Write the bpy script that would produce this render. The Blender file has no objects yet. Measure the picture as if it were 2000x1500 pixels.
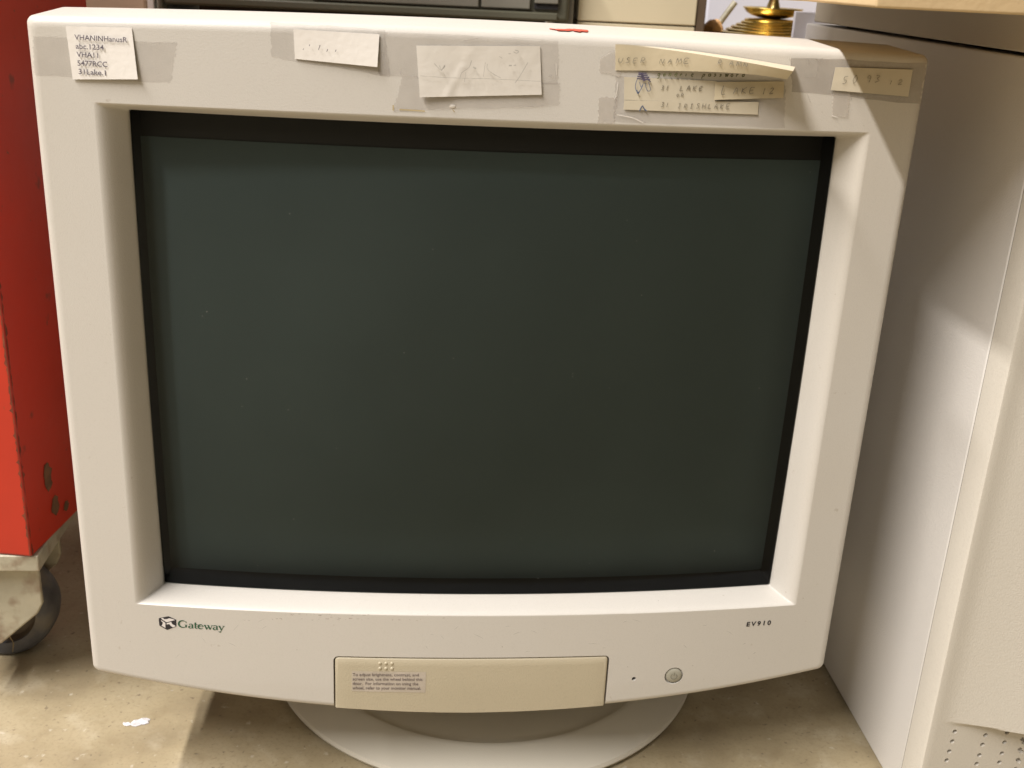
import bpy, bmesh, math, random
from mathutils import Vector, Matrix
random.seed(7)
SC = bpy.context.scene
COL = SC.collection
# ------------------------------------------------------------------ camera
YAW, PITCH, ROLL = -0.08875679, -0.36023447, -0.05019175
CAM = Vector((-0.03257177, -0.5673266, 0.48741965))
FPX = 2150.0
ROT = Matrix.Rotation(YAW, 3, 'Z') @ Matrix.Rotation(PITCH, 3, 'X') @ Matrix.Rotation(ROLL, 3, 'Y')
RT, FW, UP = ROT.col[0].copy(), ROT.col[1].copy(), ROT.col[2].copy()
cd = bpy.data.cameras.new('camera')
cam = bpy.data.objects.new('camera', cd); COL.objects.link(cam)
M = Matrix.Identity(4)
for i in range(3):
    M[i][0] = RT[i]; M[i][1] = UP[i]; M[i][2] = -FW[i]; M[i][3] = CAM[i]
cam.matrix_world = M
cd.sensor_width = 36.0; cd.lens = 36.0 * FPX / 2000.0
cd.clip_start = 0.02; cd.clip_end = 60
cd.dof.use_dof = True; cd.dof.focus_distance = 0.60; cd.dof.aperture_fstop = 18
SC.camera = cam
# ------------------------------------------------------------------ world, lamps, exposure
w = bpy.data.worlds.new('World'); SC.world = w; w.use_nodes = True
bg = w.node_tree.nodes['Background']
bg.inputs[0].default_value = (1.0, 0.80, 0.48, 1); bg.inputs[1].default_value = 0.05
def area(name, loc, target, sx, sy, power, col, along=Vector((0, 1, 0))):
    ld = bpy.data.lights.new(name, 'AREA'); ld.shape = 'RECTANGLE'; ld.size = sx; ld.size_y = sy
    ld.energy = power; ld.color = col
    o = bpy.data.objects.new(name, ld); COL.objects.link(o)
    z = (Vector(loc) - Vector(target)).normalized(); y = (along - along.dot(z) * z).normalized(); x = y.cross(z)
    m = Matrix.Identity(4)
    for i in range(3): m[i][0] = x[i]; m[i][1] = y[i]; m[i][2] = z[i]; m[i][3] = loc[i]
    o.matrix_world = m
    return o
area('ceiling_tube_lamp', (-1.74, -1.2, 3.27), (-1.2, -1.2, 2.0), 0.10, 3.0, 300, (1.0, 0.955, 0.915))
area('second_tube_lamp', (-1.5, -4.4, 3.27), (-1.1, -3.4, 2.0), 0.10, 2.4, 40, (1.0, 0.94, 0.87))
vs = SC.view_settings
vs.view_transform = 'Standard'; vs.look = 'None'; vs.exposure = 0; vs.gamma = 1
# ------------------------------------------------------------------ helpers
def ray(px, py):
    return RT * ((px - 1000) / FPX) + FW - UP * ((py - 750) / FPX)
def at(px, py, axis, val):
    """where the sight line of a measured photo point meets a real plane of the scene"""
    d = ray(px, py); t = (val - CAM[axis]) / d[axis]
    return CAM + d * t
def atY(px, py, Y): return at(px, py, 1, Y)
def tag(o, label=None, cat=None, group=None, kind=None):
    if label: o['label'] = label
    if cat: o['category'] = cat
    if group: o['group'] = group
    if kind: o['kind'] = kind
    return o
def empty(name, loc, label, cat, rz=0, group=None):
    o = bpy.data.objects.new(name, None); COL.objects.link(o)
    o.location = loc; o.rotation_euler = (0, 0, rz); o.empty_display_size = 0.02
    return tag(o, label, cat, group)
def link(name, bm, mats, parent=None, smooth=False, angle=30, bevel=0, world=True, subd=0):
    bmesh.ops.recalc_face_normals(bm, faces=bm.faces[:]) if subd != -1 else None
    me = bpy.data.meshes.new(name); bm.to_mesh(me); bm.free()
    return link_mesh(name, me, mats, parent, smooth, angle, bevel, world)
def link_mesh(name, me, mats, parent=None, smooth=False, angle=30, bevel=0, world=True):
    for m in (mats if isinstance(mats, (list, tuple)) else [mats]): me.materials.append(m)
    if smooth:
        me.polygons.foreach_set('use_smooth', [True] * len(me.polygons))
        me.set_sharp_from_angle(angle=math.radians(angle))
    o = bpy.data.objects.new(name, me); COL.objects.link(o)
    if parent:
        o.parent = parent
        if world: o.matrix_parent_inverse = parent_world(parent).inverted()
    if bevel:
        b = o.modifiers.new('bevel', 'BEVEL'); b.width = bevel; b.segments = 3; b.limit_method = 'ANGLE'; b.angle_limit = math.radians(35)
        b.harden_normals = False
        me.polygons.foreach_set('use_smooth', [True] * len(me.polygons)); me.set_sharp_from_angle(angle=math.radians(50))
    return o
def parent_world(p):
    m = Matrix.LocRotScale(p.location, p.rotation_euler, p.scale)
    if p.parent: m = parent_world(p.parent) @ p.matrix_parent_inverse @ m
    return m
def box(bm, x0, x1, y0, y1, z0, z1, mat=None):
    vv = [bm.verts.new((x, y, z)) for x in (x0, x1) for y in (y0, y1) for z in (z0, z1)]
    if mat is not None:
        for v in vv: v.co = mat @ v.co
    for f in ((0, 1, 3, 2), (4, 6, 7, 5), (0, 4, 5, 1), (2, 3, 7, 6), (0, 2, 6, 4), (1, 5, 7, 3)):
        bm.faces.new([vv[i] for i in f])
def cyl(bm, c, r0, r1, h, axis='Z', n=32, cap=True):
    """tapered cylinder from c along axis"""
    rings = []
    for k, r in ((0, r0), (h, r1)):
        rg = []
        for i in range(n):
            a = 2 * math.pi * i / n; p = (r * math.cos(a), r * math.sin(a), k)
            if axis == 'Y': p = (p[0], p[2], p[1])
            if axis == 'X': p = (p[2], p[0], p[1])
            rg.append(bm.verts.new(Vector(c) + Vector(p)))
        rings.append(rg)
    for i in range(n): bm.faces.new((rings[0][i], rings[0][(i + 1) % n], rings[1][(i + 1) % n], rings[1][i]))
    if cap: bm.faces.new(rings[0][::-1]); bm.faces.new(rings[1])
def lathe(bm, prof, c=(0, 0, 0), n=96, axis='Z', close=False):
    rings = []
    for r, z in prof:
        rg = []
        for i in range(n):
            a = 2 * math.pi * i / n; p = (r * math.cos(a), r * math.sin(a), z)
            if axis == 'Y': p = (p[0], p[2], p[1])
            rg.append(bm.verts.new(Vector(c) + Vector(p)))
        rings.append(rg)
    for k in range(len(rings) - 1 + (1 if close else 0)):
        a, b = rings[k], rings[(k + 1) % len(rings)]
        for i in range(n): bm.faces.new((a[i], a[(i + 1) % n], b[(i + 1) % n], b[i]))
    if not close: bm.faces.new(rings[0][::-1]); bm.faces.new(rings[-1])
def prism(bm, pts, y0, y1):
    """outline (x,z) extruded in y"""
    a = [bm.verts.new((x, y0, z)) for x, z in pts]; b = [bm.verts.new((x, y1, z)) for x, z in pts]
    n = len(pts)
    bm.faces.new(a); bm.faces.new(b[::-1])
    for i in range(n): bm.faces.new((a[i], b[i], b[(i + 1) % n], a[(i + 1) % n]))
# ------------------------------------------------------------------ materials
def mat(name, col, rough=0.5, metal=0.0, var=0.06, vscale=8.0, bump=0.0, bscale=400.0, spec=0.5, spots=None, coord='Object'):
    m = bpy.data.materials.new(name); m.use_nodes = True
    nt = m.node_tree; N = nt.nodes; L = nt.links; b = N['Principled BSDF']
    b.inputs['Roughness'].default_value = rough; b.inputs['Metallic'].default_value = metal
    b.inputs['Specular IOR Level'].default_value = spec
    tc = N.new('ShaderNodeTexCoord')
    nz = N.new('ShaderNodeTexNoise'); nz.inputs['Scale'].default_value = vscale; nz.inputs['Detail'].default_value = 5
    L.new(tc.outputs[coord], nz.inputs['Vector'])
    rp = N.new('ShaderNodeValToRGB'); rp.color_ramp.elements[0].position = 0.3; rp.color_ramp.elements[1].position = 0.7
    rp.color_ramp.elements[0].color = tuple(c * (1 - var) for c in col) + (1,)
    rp.color_ramp.elements[1].color = tuple(min(1, c * (1 + var)) for c in col) + (1,)
    L.new(nz.outputs['Fac'], rp.inputs['Fac'])
    out = rp.outputs['Color']
    if spots:      # (colour, scale, low, high, strength)
        for (sc_, scale, lo, hi, amt) in spots:
            n2 = N.new('ShaderNodeTexNoise'); n2.inputs['Scale'].default_value = scale; n2.inputs['Detail'].default_value = 3
            L.new(tc.outputs[coord], n2.inputs['Vector'])
            mr = N.new('ShaderNodeMapRange'); mr.inputs['From Min'].default_value = lo; mr.inputs['From Max'].default_value = hi
            mr.inputs['To Max'].default_value = amt
            L.new(n2.outputs['Fac'], mr.inputs['Value'])
            mx = N.new('ShaderNodeMix'); mx.data_type = 'RGBA'; mx.inputs['B'].default_value = sc_ + (1,)
            L.new(mr.outputs['Result'], mx.inputs['Factor']); L.new(out, mx.inputs['A']); out = mx.outputs['Result']
    L.new(out, b.inputs['Base Color'])
    if bump:
        n3 = N.new('ShaderNodeTexNoise'); n3.inputs['Scale'].default_value = bscale; n3.inputs['Detail'].default_value = 3
        L.new(tc.outputs[coord], n3.inputs['Vector'])
        bp = N.new('ShaderNodeBump'); bp.inputs['Strength'].default_value = bump; bp.inputs['Distance'].default_value = 0.001
        L.new(n3.outputs['Fac'], bp.inputs['Height']); L.new(bp.outputs['Normal'], b.inputs['Normal'])
    return m
BEIGE = (0.59, 0.56, 0.512)
m_case = mat('beige_plastic', BEIGE, 0.42, var=0.018, vscale=6, bump=0.12, bscale=1500,
             spots=[((0.50, 0.44, 0.34), 3.2, 0.48, 0.72, 0.4), ((0.38, 0.35, 0.31), 1100, 0.50, 0.75, 0.13), ((0.33, 0.27, 0.2), 190, 0.72, 0.78, 0.4)])
m_door = mat('yellowed_plastic', (0.50, 0.44, 0.32), 0.42, var=0.03, vscale=9, bump=0.2, bscale=1300,
             spots=[((0.34, 0.30, 0.22), 900, 0.50, 0.75, 0.2)])
m_button = mat('grey_beige_button', (0.36, 0.345, 0.28), 0.4, var=0.02, bump=0.1, bscale=1500)
m_base = mat('stand_plastic', (0.62, 0.58, 0.49), 0.4, var=0.02, vscale=10, bump=0.12, bscale=1500)
m_dark = mat('dark_gap', (0.03, 0.022, 0.015), 0.8, var=0.1)
m_black = mat('black_mask', (0.012, 0.011, 0.012), 0.7, var=0.1)
m_phos = mat('grey_green_phosphor', (0.088, 0.113, 0.113), 0.9, var=0.10, vscale=7, spec=0.0)
m_green = mat('green_ink', (0.025, 0.09, 0.045), 0.6, var=0.05)
m_ink = mat('black_ink', (0.02, 0.017, 0.022), 0.6, var=0.05)
m_grey_ink = mat('pale_toner_ink', (0.10, 0.085, 0.11), 0.7, var=0.1)
m_small_ink = mat('small_print_ink', (0.13, 0.10, 0.10), 0.7, var=0.1)
m_pencil = mat('pencil_marks', (0.25, 0.22, 0.165), 0.7, var=0.35, vscale=300)
m_green_pen = mat('greenish_pen_marks', (0.13, 0.13, 0.06), 0.7, var=0.3, vscale=300)
m_blue = mat('blue_biro_ink', (0.12, 0.15, 0.24), 0.7, var=0.5, vscale=250)
m_violet = mat('violet_biro_ink', (0.10, 0.085, 0.14), 0.7, var=0.4, vscale=250)
m_white_ink = mat('white_ink', (0.72, 0.68, 0.66), 0.6, var=0.02)
m_paper = mat('white_paper', (0.76, 0.72, 0.67), 0.7, var=0.02, vscale=40, bump=0.15, bscale=300)
m_paper_dirty = mat('creased_white_paper', (0.63, 0.59, 0.53), 0.6, var=0.04, vscale=60, bump=0.3, bscale=120)
m_yellow = mat('yellowed_paper', (0.57, 0.49, 0.34), 0.7, var=0.05, vscale=60, bump=0.15, bscale=200)
m_yellow2 = mat('pale_yellow_paper', (0.58, 0.52, 0.40), 0.7, var=0.05, vscale=60, bump=0.15, bscale=200)
m_red_ink = mat('red_marker', (0.75, 0.09, 0.045), 0.5, var=0.2, vscale=200)
m_tower = mat('tower_plastic', (0.60, 0.56, 0.49), 0.42, var=0.03, vscale=5, bump=0.2, bscale=1100,
              spots=[((0.42, 0.38, 0.32), 800, 0.50, 0.75, 0.2)])
m_tower_side = mat('tower_painted_steel', (0.66, 0.632, 0.595), 0.4, var=0.03, vscale=5, bump=0.3, bscale=1100)
m_slab = mat('grey_beige_slab', (0.50, 0.45, 0.37), 0.5, var=0.04, bump=0.2, bscale=900)
m_card = mat('corrugated_card', (0.62, 0.46, 0.26), 0.85, var=0.08, vscale=30, bump=0.3, bscale=250)
m_card_in = mat('card_edge', (0.40, 0.28, 0.15), 0.9, var=0.2, vscale=300)
m_red = mat('orange_red_paint', (0.46, 0.027, 0.010), 0.38, var=0.06, vscale=14, bump=0.25, bscale=60,
            spots=[((0.16, 0.03, 0.015), 45, 0.66, 0.72, 0.8), ((0.10, 0.06, 0.03), 130, 0.70, 0.76, 0.8)])
m_rust = mat('rust_patch', (0.12, 0.055, 0.022), 0.7, var=0.35, vscale=120, bump=0.5, bscale=300)
m_fork = mat('grimy_zinc_caster', (0.40, 0.37, 0.28), 0.5, metal=0.15, var=0.15, vscale=40, bump=0.4, bscale=200,
             spots=[((0.22, 0.15, 0.10), 60, 0.52, 0.68, 0.75), ((0.10,0.08,0.05), 25, 0.60, 0.70, 0.5)])
m_tyre = mat('worn_rubber', (0.11, 0.11, 0.12), 0.6, var=0.35, vscale=60, bump=0.5, bscale=250,
             spots=[((0.22, 0.19, 0.14), 50, 0.5, 0.7, 0.6)])
m_hub = mat('grimy_wheel_hub', (0.13, 0.10, 0.07), 0.6, var=0.3, vscale=60, bump=0.4)
m_fluff = mat('fluff_threads', (0.45, 0.36, 0.22), 0.9, var=0.2, vscale=80)
m_litter = mat('white_litter', (0.60, 0.58, 0.59), 0.7, var=0.03)
m_brass = mat('polished_brass', (0.78, 0.60, 0.24), 0.22, metal=1.0, var=0.08, vscale=20)
m_printer = mat('olive_grey_plastic', (0.095, 0.092, 0.062), 0.5, var=0.06, bump=0.15, bscale=900)
m_printer2 = mat('mid_grey_plastic', (0.19, 0.18, 0.145), 0.5, var=0.05, bump=0.15, bscale=900)
m_oldbeige = mat('cream_case_plastic', (0.66, 0.58, 0.40), 0.5, var=0.02, bump=0.15, bscale=900)
m_brown = mat('brown_wood', (0.11, 0.075, 0.045), 0.6, var=0.2, vscale=30, bump=0.2, bscale=120)
m_browncard = mat('brown_carton', (0.36, 0.26, 0.18), 0.85, var=0.08, vscale=30)
m_pale = mat('pale_lavender_plastic', (0.72, 0.72, 0.80), 0.5, var=0.02)
m_tan = mat('tan_wood', (0.62, 0.36, 0.16), 0.6, var=0.2, vscale=70, bump=0.3, bscale=150)
m_wall = mat('painted_wall', (0.50, 0.46, 0.42), 0.8, var=0.03, vscale=3, bump=0.2, bscale=120)
m_table = mat('table_laminate', (0.32, 0.24, 0.15), 0.5, var=0.1, vscale=8)
m_steel = mat('grey_steel', (0.30, 0.29, 0.27), 0.4, metal=0.6, var=0.05)
m_rubber = mat('dark_rubber', (0.03, 0.03, 0.03), 0.7)

def mat_glass():
    m = bpy.data.materials.new('tinted_tube_glass'); m.use_nodes = True
    nt = m.node_tree; N = nt.nodes; L = nt.links; N.remove(N['Principled BSDF'])
    out = N['Material Output']
    tr = N.new('ShaderNodeBsdfTransparent'); tr.inputs[0].default_value = (0.93, 0.96, 0.95, 1)
    gl = N.new('ShaderNodeBsdfGlossy'); gl.inputs['Roughness'].default_value = 0.11; tcg = N.new('ShaderNodeTexCoord'); ng = N.new('ShaderNodeTexNoise'); ng.inputs['Scale'].default_value = 11; ng.inputs['Detail'].default_value = 6; mg = N.new('ShaderNodeMapRange'); mg.inputs['From Min'].default_value = .35; mg.inputs['From Max'].default_value = .65; mg.inputs['To Min'].default_value = .05; mg.inputs['To Max'].default_value = .22; L.new(tcg.outputs['Object'], ng.inputs['Vector']); L.new(ng.outputs['Fac'], mg.inputs['Value']); L.new(mg.outputs[0], gl.inputs['Roughness']); gl.inputs[0].default_value = (0.95, 0.97, 1, 1)
    fr = N.new('ShaderNodeFresnel'); fr.inputs[0].default_value = 1.24
    mx = N.new('ShaderNodeMixShader')
    L.new(fr.outputs[0], mx.inputs[0]); L.new(tr.outputs[0], mx.inputs[1]); L.new(gl.outputs[0], mx.inputs[2])
    L.new(mx.outputs[0], out.inputs['Surface'])
    return m
m_glass = mat_glass()
def mat_tape(name, col, op, rough=0.3):
    m = bpy.data.materials.new(name); m.use_nodes = True
    nt = m.node_tree; N = nt.nodes; L = nt.links; b = N['Principled BSDF']
    b.inputs['Base Color'].default_value = col + (1,); b.inputs['Roughness'].default_value = rough
    tr = N.new('ShaderNodeBsdfTransparent'); mx = N.new('ShaderNodeMixShader')
    tc = N.new('ShaderNodeTexCoord'); nz = N.new('ShaderNodeTexNoise'); nz.inputs['Scale'].default_value = 90; nz.inputs['Detail'].default_value = 4
    mr = N.new('ShaderNodeMapRange'); mr.inputs['From Min'].default_value = 0.3; mr.inputs['From Max'].default_value = 0.7
    mr.inputs['To Min'].default_value = op * 0.8; mr.inputs['To Max'].default_value = min(1, op * 1.2)
    L.new(tc.outputs['Object'], nz.inputs['Vector']); L.new(nz.outputs['Fac'], mr.inputs['Value']); L.new(mr.outputs[0], mx.inputs[0])
    L.new(tr.outputs[0], mx.inputs[1]); L.new(b.outputs[0], mx.inputs[2]); L.new(mx.outputs[0], N['Material Output'].inputs['Surface'])
    return m
m_tape = mat_tape('aged_clear_tape', (0.45, 0.40, 0.36), 0.10, rough=0.22)
m_tape_dull = mat_tape('dull_grey_tape', (0.42, 0.375, 0.33), 0.2, rough=0.28)
m_tape_light = mat_tape('milky_tape', (0.66, 0.61, 0.55), 0.25)

def mat_floor():
    m = bpy.data.materials.new('worn_concrete'); m.use_nodes = True
    nt = m.node_tree; N = nt.nodes; L = nt.links; b = N['Principled BSDF']; b.inputs['Roughness'].default_value = 0.62
    tc = N.new('ShaderNodeTexCoord')
    def noise(s, d, dist=0.0):
        n = N.new('ShaderNodeTexNoise'); n.inputs['Scale'].default_value = s; n.inputs['Detail'].default_value = d; n.inputs['Distortion'].default_value = dist
        L.new(tc.outputs['Object'], n.inputs['Vector']); return n
    a = noise(14, 9, 0.1); r = N.new('ShaderNodeValToRGB'); e = r.color_ramp.elements
    e[0].position = 0.28; e[0].color = (0.24, 0.19, 0.115, 1); e[1].position = 0.72; e[1].color = (0.43, 0.36, 0.235, 1)
    e.new(0.5).color = (0.355, 0.29, 0.178, 1)
    L.new(a.outputs['Fac'], r.inputs['Fac'])
    out = r.outputs['Color']
    for (s, lo, hi, amt, c) in ((34, 0.55, 0.72, 0.45, (0.52, 0.46, 0.34)), (420, 0.5, 0.72, 0.35, (0.22, 0.17, 0.10)), (60, 0.56, 0.72, 0.45, (0.27, 0.21, 0.12)), (210, 0.64, 0.72, 0.7, (0.15, 0.11, 0.07)), (120, 0.66, 0.72, 0.5, (0.60, 0.55, 0.45))):
        n = noise(s, 6, 0.15); mr = N.new('ShaderNodeMapRange'); mr.inputs['From Min'].default_value = lo; mr.inputs['From Max'].default_value = hi; mr.inputs['To Max'].default_value = amt
        L.new(n.outputs['Fac'], mr.inputs['Value'])
        mx = N.new('ShaderNodeMix'); mx.data_type = 'RGBA'; mx.inputs['B'].default_value = c + (1,)
        L.new(mr.outputs['Result'], mx.inputs['Factor']); L.new(out, mx.inputs['A']); out = mx.outputs['Result']
    L.new(out, b.inputs['Base Color'])
    n = noise(70, 8, 0.3); bp = N.new('ShaderNodeBump'); bp.inputs['Strength'].default_value = 0.35; bp.inputs['Distance'].default_value = 0.002
    L.new(n.outputs['Fac'], bp.inputs['Height']); L.new(bp.outputs['Normal'], b.inputs['Normal'])
    return m
m_floor = mat_floor()
# ------------------------------------------------------------------ setting
bm = bmesh.new(); vs_ = [bm.verts.new(p) for p in ((-6, -8, 0), (6, -8, 0), (6, 1.6, 0), (-6, 1.6, 0))]; bm.faces.new(vs_)
tag(link('floor', bm, m_floor), 'worn beige concrete floor', None, kind='structure')
bm = bmesh.new(); box(bm, -6, 6, 1.6, 1.75, 0, 3.2)
tag(link('back_wall', bm, m_wall), 'plain wall behind the stored equipment', None, kind='structure')
# ------------------------------------------------------------------ CRT monitor
MX = 0.224
def Bz(z): return 0.006 + 0.010 * max(0, min(1, (0.4545 - z) / 0.37))
def Yf(x, z): return -Bz(z) * (1 - min(1, (x / MX) ** 2))
def onface(px, py, off=0.0):
    Y = -0.01
    for _ in range(4):
        p = atY(px, py, Y); Y = Yf(p.x, p.z) - off
    return atY(px, py, Y)
mon = empty('crt_monitor', (0.02, 0.148, 0), 'large beige crt computer monitor with dark blank screen and taped notes', 'monitor')
OUT_T = lambda x: 0.4560 + 0.0034 * (1 - (x / MX) ** 2)
OUT_TB = lambda x: 0.4580 + 0.0034 * (1 - (x / MX) ** 2)
OUT_B = lambda x: 0.0655 + 0.0195 * abs(x / MX) ** 1.9
def loop_pts(xl, xr, zt, zb, r, n=72, ns=48, k=6):
    """rounded rectangle whose top and bottom follow curves; equal point count for every loop"""
    P = []
    h = zt(0) - zb(0)
    def arc(cx, cs, a0):
        for i in range(k + 1):
            a = a0 + math.pi / 2 * i / k
            P.append((cx + r * math.cos(a), cs + r / h * math.sin(a)))
    rs = r / h
    for i in range(1, n): P.append((xr - r - (xr - xl - 2 * r) * i / n, 1.0))
    arc(xl + r, 1 - rs, math.pi / 2)
    for i in range(1, ns): P.append((xl, 1 - rs - (1 - 2 * rs) * i / ns))
    arc(xl + r, rs, math.pi)
    for i in range(1, n): P.append((xl + r + (xr - xl - 2 * r) * i / n, 0.0))
    arc(xr - r, rs, 1.5 * math.pi)
    for i in range(1, ns): P.append((xr, rs + (1 - 2 * rs) * i / ns))
    arc(xr - r, 1 - rs, 0)
    return [(x, zb(max(xl, min(xr, x))) + (zt(x) - zb(x)) * s) for x, s in P]
c_ = lambda v: (lambda x: v)
OP_L, OP_R, OP_T, OP_B = -0.1818, 0.1860, 0.4122, 0.1372
BO_L, BO_R, BO_T = -0.1945, 0.1978, 0.4168
BO_B = lambda x: 0.1330 + 0.0012 * (x / MX) ** 2
OPD = 0.012
def Yo(x): return OPD - 0.0125 * (1 - min(1, (x / 0.186) ** 2))
loops = []
def addloop(pts, yfun): loops.append([(x, yfun(x, z), z) for x, z in pts])
ins = lambda f, d: (lambda x: f(x) + d)
addloop(loop_pts(-MX + .012, MX - .012, ins(OUT_TB, -.012), ins(OUT_B, .012), .006), lambda x, z: 0.050)
addloop(loop_pts(-MX + .001, MX - .001, ins(OUT_TB, -.001), ins(OUT_B, .001), .0045), lambda x, z: 0.050)
addloop(loop_pts(-MX, MX, OUT_TB, OUT_B, .0045), lambda x, z: 0.0485)
addloop(loop_pts(-MX, MX, OUT_T, OUT_B, .0036), lambda x, z: Yf(x, z) + .0045)
addloop(loop_pts(-MX + .0004, MX - .0004, ins(OUT_T, -.0005), ins(OUT_B, .0004), .0034), lambda x, z: Yf(x, z) + .0024)
addloop(loop_pts(-MX + .0014, MX - .0014, ins(OUT_T, -.0017), ins(OUT_B, .0013), .0032), lambda x, z: Yf(x, z) + .0009)
addloop(loop_pts(-MX + .0030, MX - .0030, ins(OUT_T, -.0036), ins(OUT_B, .0026), .0028), lambda x, z: Yf(x, z) + .0002)
A = loop_pts(-MX + .005, MX - .005, ins(OUT_T, -.0056), ins(OUT_B, .0042), .0024)
Bp = loop_pts(BO_L, BO_R, c_(BO_T), BO_B, .0012)
for k in range(0, 21):
    t = k / 20
    addloop([(a[0] * (1 - t) + b[0] * t, a[1] * (1 - t) + b[1] * t) for a, b in zip(A, Bp)], Yf)
Cp = loop_pts(OP_L, OP_R, c_(OP_T), c_(OP_B), .0012)
for (s, d) in ((.12, .02), (.28, .10), (.45, .26), (.62, .48), (.80, .74), (.93, .93), (1.0, 1.04), (1.0, 1.6), (1.0, 2.6)):
    pts = []
    for b, c in zip(Bp, Cp):
        x = b[0] * (1 - s) + c[0] * s; z = b[1] * (1 - s) + c[1] * s
        y0 = Yf(b[0], b[1]); y1 = Yo(c[0])
        pts.append((x, y0 * (1 - d) + y1 * d if d <= 1.04 else y1 + .012 * (d - 1), z))
    loops.append(pts)
Dp = loop_pts(OP_L - .004, OP_R + .004, c_(OP_T + .004), c_(OP_B - .004), .0012)
addloop(Dp, lambda x, z: 0.046)
bm = bmesh.new(); rings = [[bm.verts.new(p) for p in lp] for lp in loops]; n = len(loops[0])
for k in range(len(rings)):
    a, b = rings[k], rings[(k + 1) % len(rings)]
    for i in range(n): bm.faces.new((a[i], a[(i + 1) % n], b[(i + 1) % n], b[i]))
bmesh.ops.recalc_face_normals(bm, faces=bm.faces[:])
bez_me = bpy.data.meshes.new('tmp'); bm.to_mesh(bez_me); bm.free()
# door outline (gap is cut for real)
DTL, DTR, DBR, DBL = onface(652, 1284), onface(1187, 1281), onface(1182, 1380), onface(655, 1384)
DX0, DX1 = (DTL.x + DBL.x) / 2, (DTR.x + DBR.x) / 2
DZT = (DTL.z + DTR.z) / 2
dz_mid = DZT - 0.0005
def door_outline(grow, r=0.0028, below=0.0):
    x0, x1, zt = DX0 - grow, DX1 + grow, DZT + grow
    P = []
    for i in range(7):
        a = math.pi - math.pi / 2 * i / 6; P.append((x0 + r + r * math.cos(a), zt - r + r * math.sin(a)))
    for i in range(1, 24): P.append((x0 + r + (x1 - x0 - 2 * r) * i / 24, zt))
    for i in range(7):
        a = math.pi / 2 - math.pi / 2 * i / 6; P.append((x1 - r + r * math.cos(a), zt - r + r * math.sin(a)))
    for i in range(0, 25):
        x = x1 + (x0 - x1) * i / 24; P.append((x, OUT_B(x) + (0.0008 if below == 0 else -below)))
    return P
bm = bmesh.new(); prism(bm, door_outline(.0006, .0032, below=.01), -0.06, 0.0)
BT = onface(1316, 1320); LED = onface(1238, 1326)
cyl(bm, (BT.x, -0.03, BT.z), .0058, .0058, .03 + Yf(BT.x, BT.z) + .0022, 'Y', 40)
cyl(bm, (LED.x, -0.03, LED.z), .00135, .00135, .03 + Yf(LED.x, LED.z) + .004, 'Y', 20)
bmesh.ops.recalc_face_normals(bm, faces=bm.faces[:])
cut_me = bpy.data.meshes.new('tmpc'); bm.to_mesh(cut_me); bm.free()
def boolean(me, cut):
    for solver, tol in (('EXACT', False), ('EXACT', True), ('FAST', False)):
        a = bpy.data.objects.new('tmpa', me); c = bpy.data.objects.new('tmpb', cut)
        COL.objects.link(a); COL.objects.link(c)
        md = a.modifiers.new('b', 'BOOLEAN'); md.operation = 'DIFFERENCE'; md.object = c; md.solver = solver
        if tol: md.use_hole_tolerant = True; md.use_self = True
        bpy.context.view_layer.update()
        res = bpy.data.meshes.new_from_object(a.evaluated_get(bpy.context.evaluated_depsgraph_get()))
        bpy.data.objects.remove(a); bpy.data.objects.remove(c)
        if len(res.polygons) > len(me.polygons) * .5: break
        print('boolean retry', solver, tol, len(res.polygons))
    return res
res = boolean(bez_me, cut_me)
bezel = link_mesh('front_bezel', res, m_case, mon, smooth=True, angle=32)
def front_normal(x, z):
    e = 1e-4
    dx = (Yf(x + e, z) - Yf(x - e, z)) / (2 * e) if abs(x) < MX - e else 2 * Bz(z) / MX * (1 if x > 0 else -1)
    dz = (Yf(x, z + e) - Yf(x, z - e)) / (2 * e)
    return Vector((dx, -1, dz)).normalized()
cn = [(0, 0, 0)] * len(res.loops)
for p_ in res.polygons:
    pn = p_.normal; fn_ = front_normal(p_.center.x, p_.center.z)
    if pn.dot(fn_) > .995:
        for li in p_.loop_indices:
            v = res.vertices[res.loops[li].vertex_index].co
            if abs(v.y - Yf(v.x, v.z)) < 4e-5: cn[li] = tuple(front_normal(v.x, v.z))
res.normals_split_custom_set(cn)
# door
bm = bmesh.new(); P = door_outline(-.0004, .0026)
nx, nz_ = 60, 14
# door front as grid wrapped on the curved face, with folded rim
def grid(bm, fn, nu, nv):
    vv = [[bm.verts.new(fn(i / nu, j / nv)) for i in range(nu + 1)] for j in range(nv + 1)]
    for j in range(nv):
        for i in range(nu): bm.faces.new((vv[j][i], vv[j][i + 1], vv[j + 1][i + 1], vv[j + 1][i]))
    return vv
front = [bm.verts.new((x, Yf(x, z) - .0002, z)) for x, z in P]
rings = []
for (g, dy) in ((-.0004, .006), (-.0004, .0004), (-.0006, .0001), (-.0010, -.0001)):
    rings.append([bm.verts.new((x, Yf(x, z) + dy, z)) for x, z in door_outline(g, .0026 + g)])
for v in front: bm.verts.remove(v)
np_ = len(rings[0])
for k in range(3):
    for i in range(np_): bm.faces.new((rings[k][i], rings[k][(i + 1) % np_], rings[k + 1][(i + 1) % np_], rings[k + 1][i]))
# fill the front with strips: top run (indices 6..30) against bottom run (reversed)
R_ = rings[3]; top = R_[6:31]; bot = R_[-25:][::-1]
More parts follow.
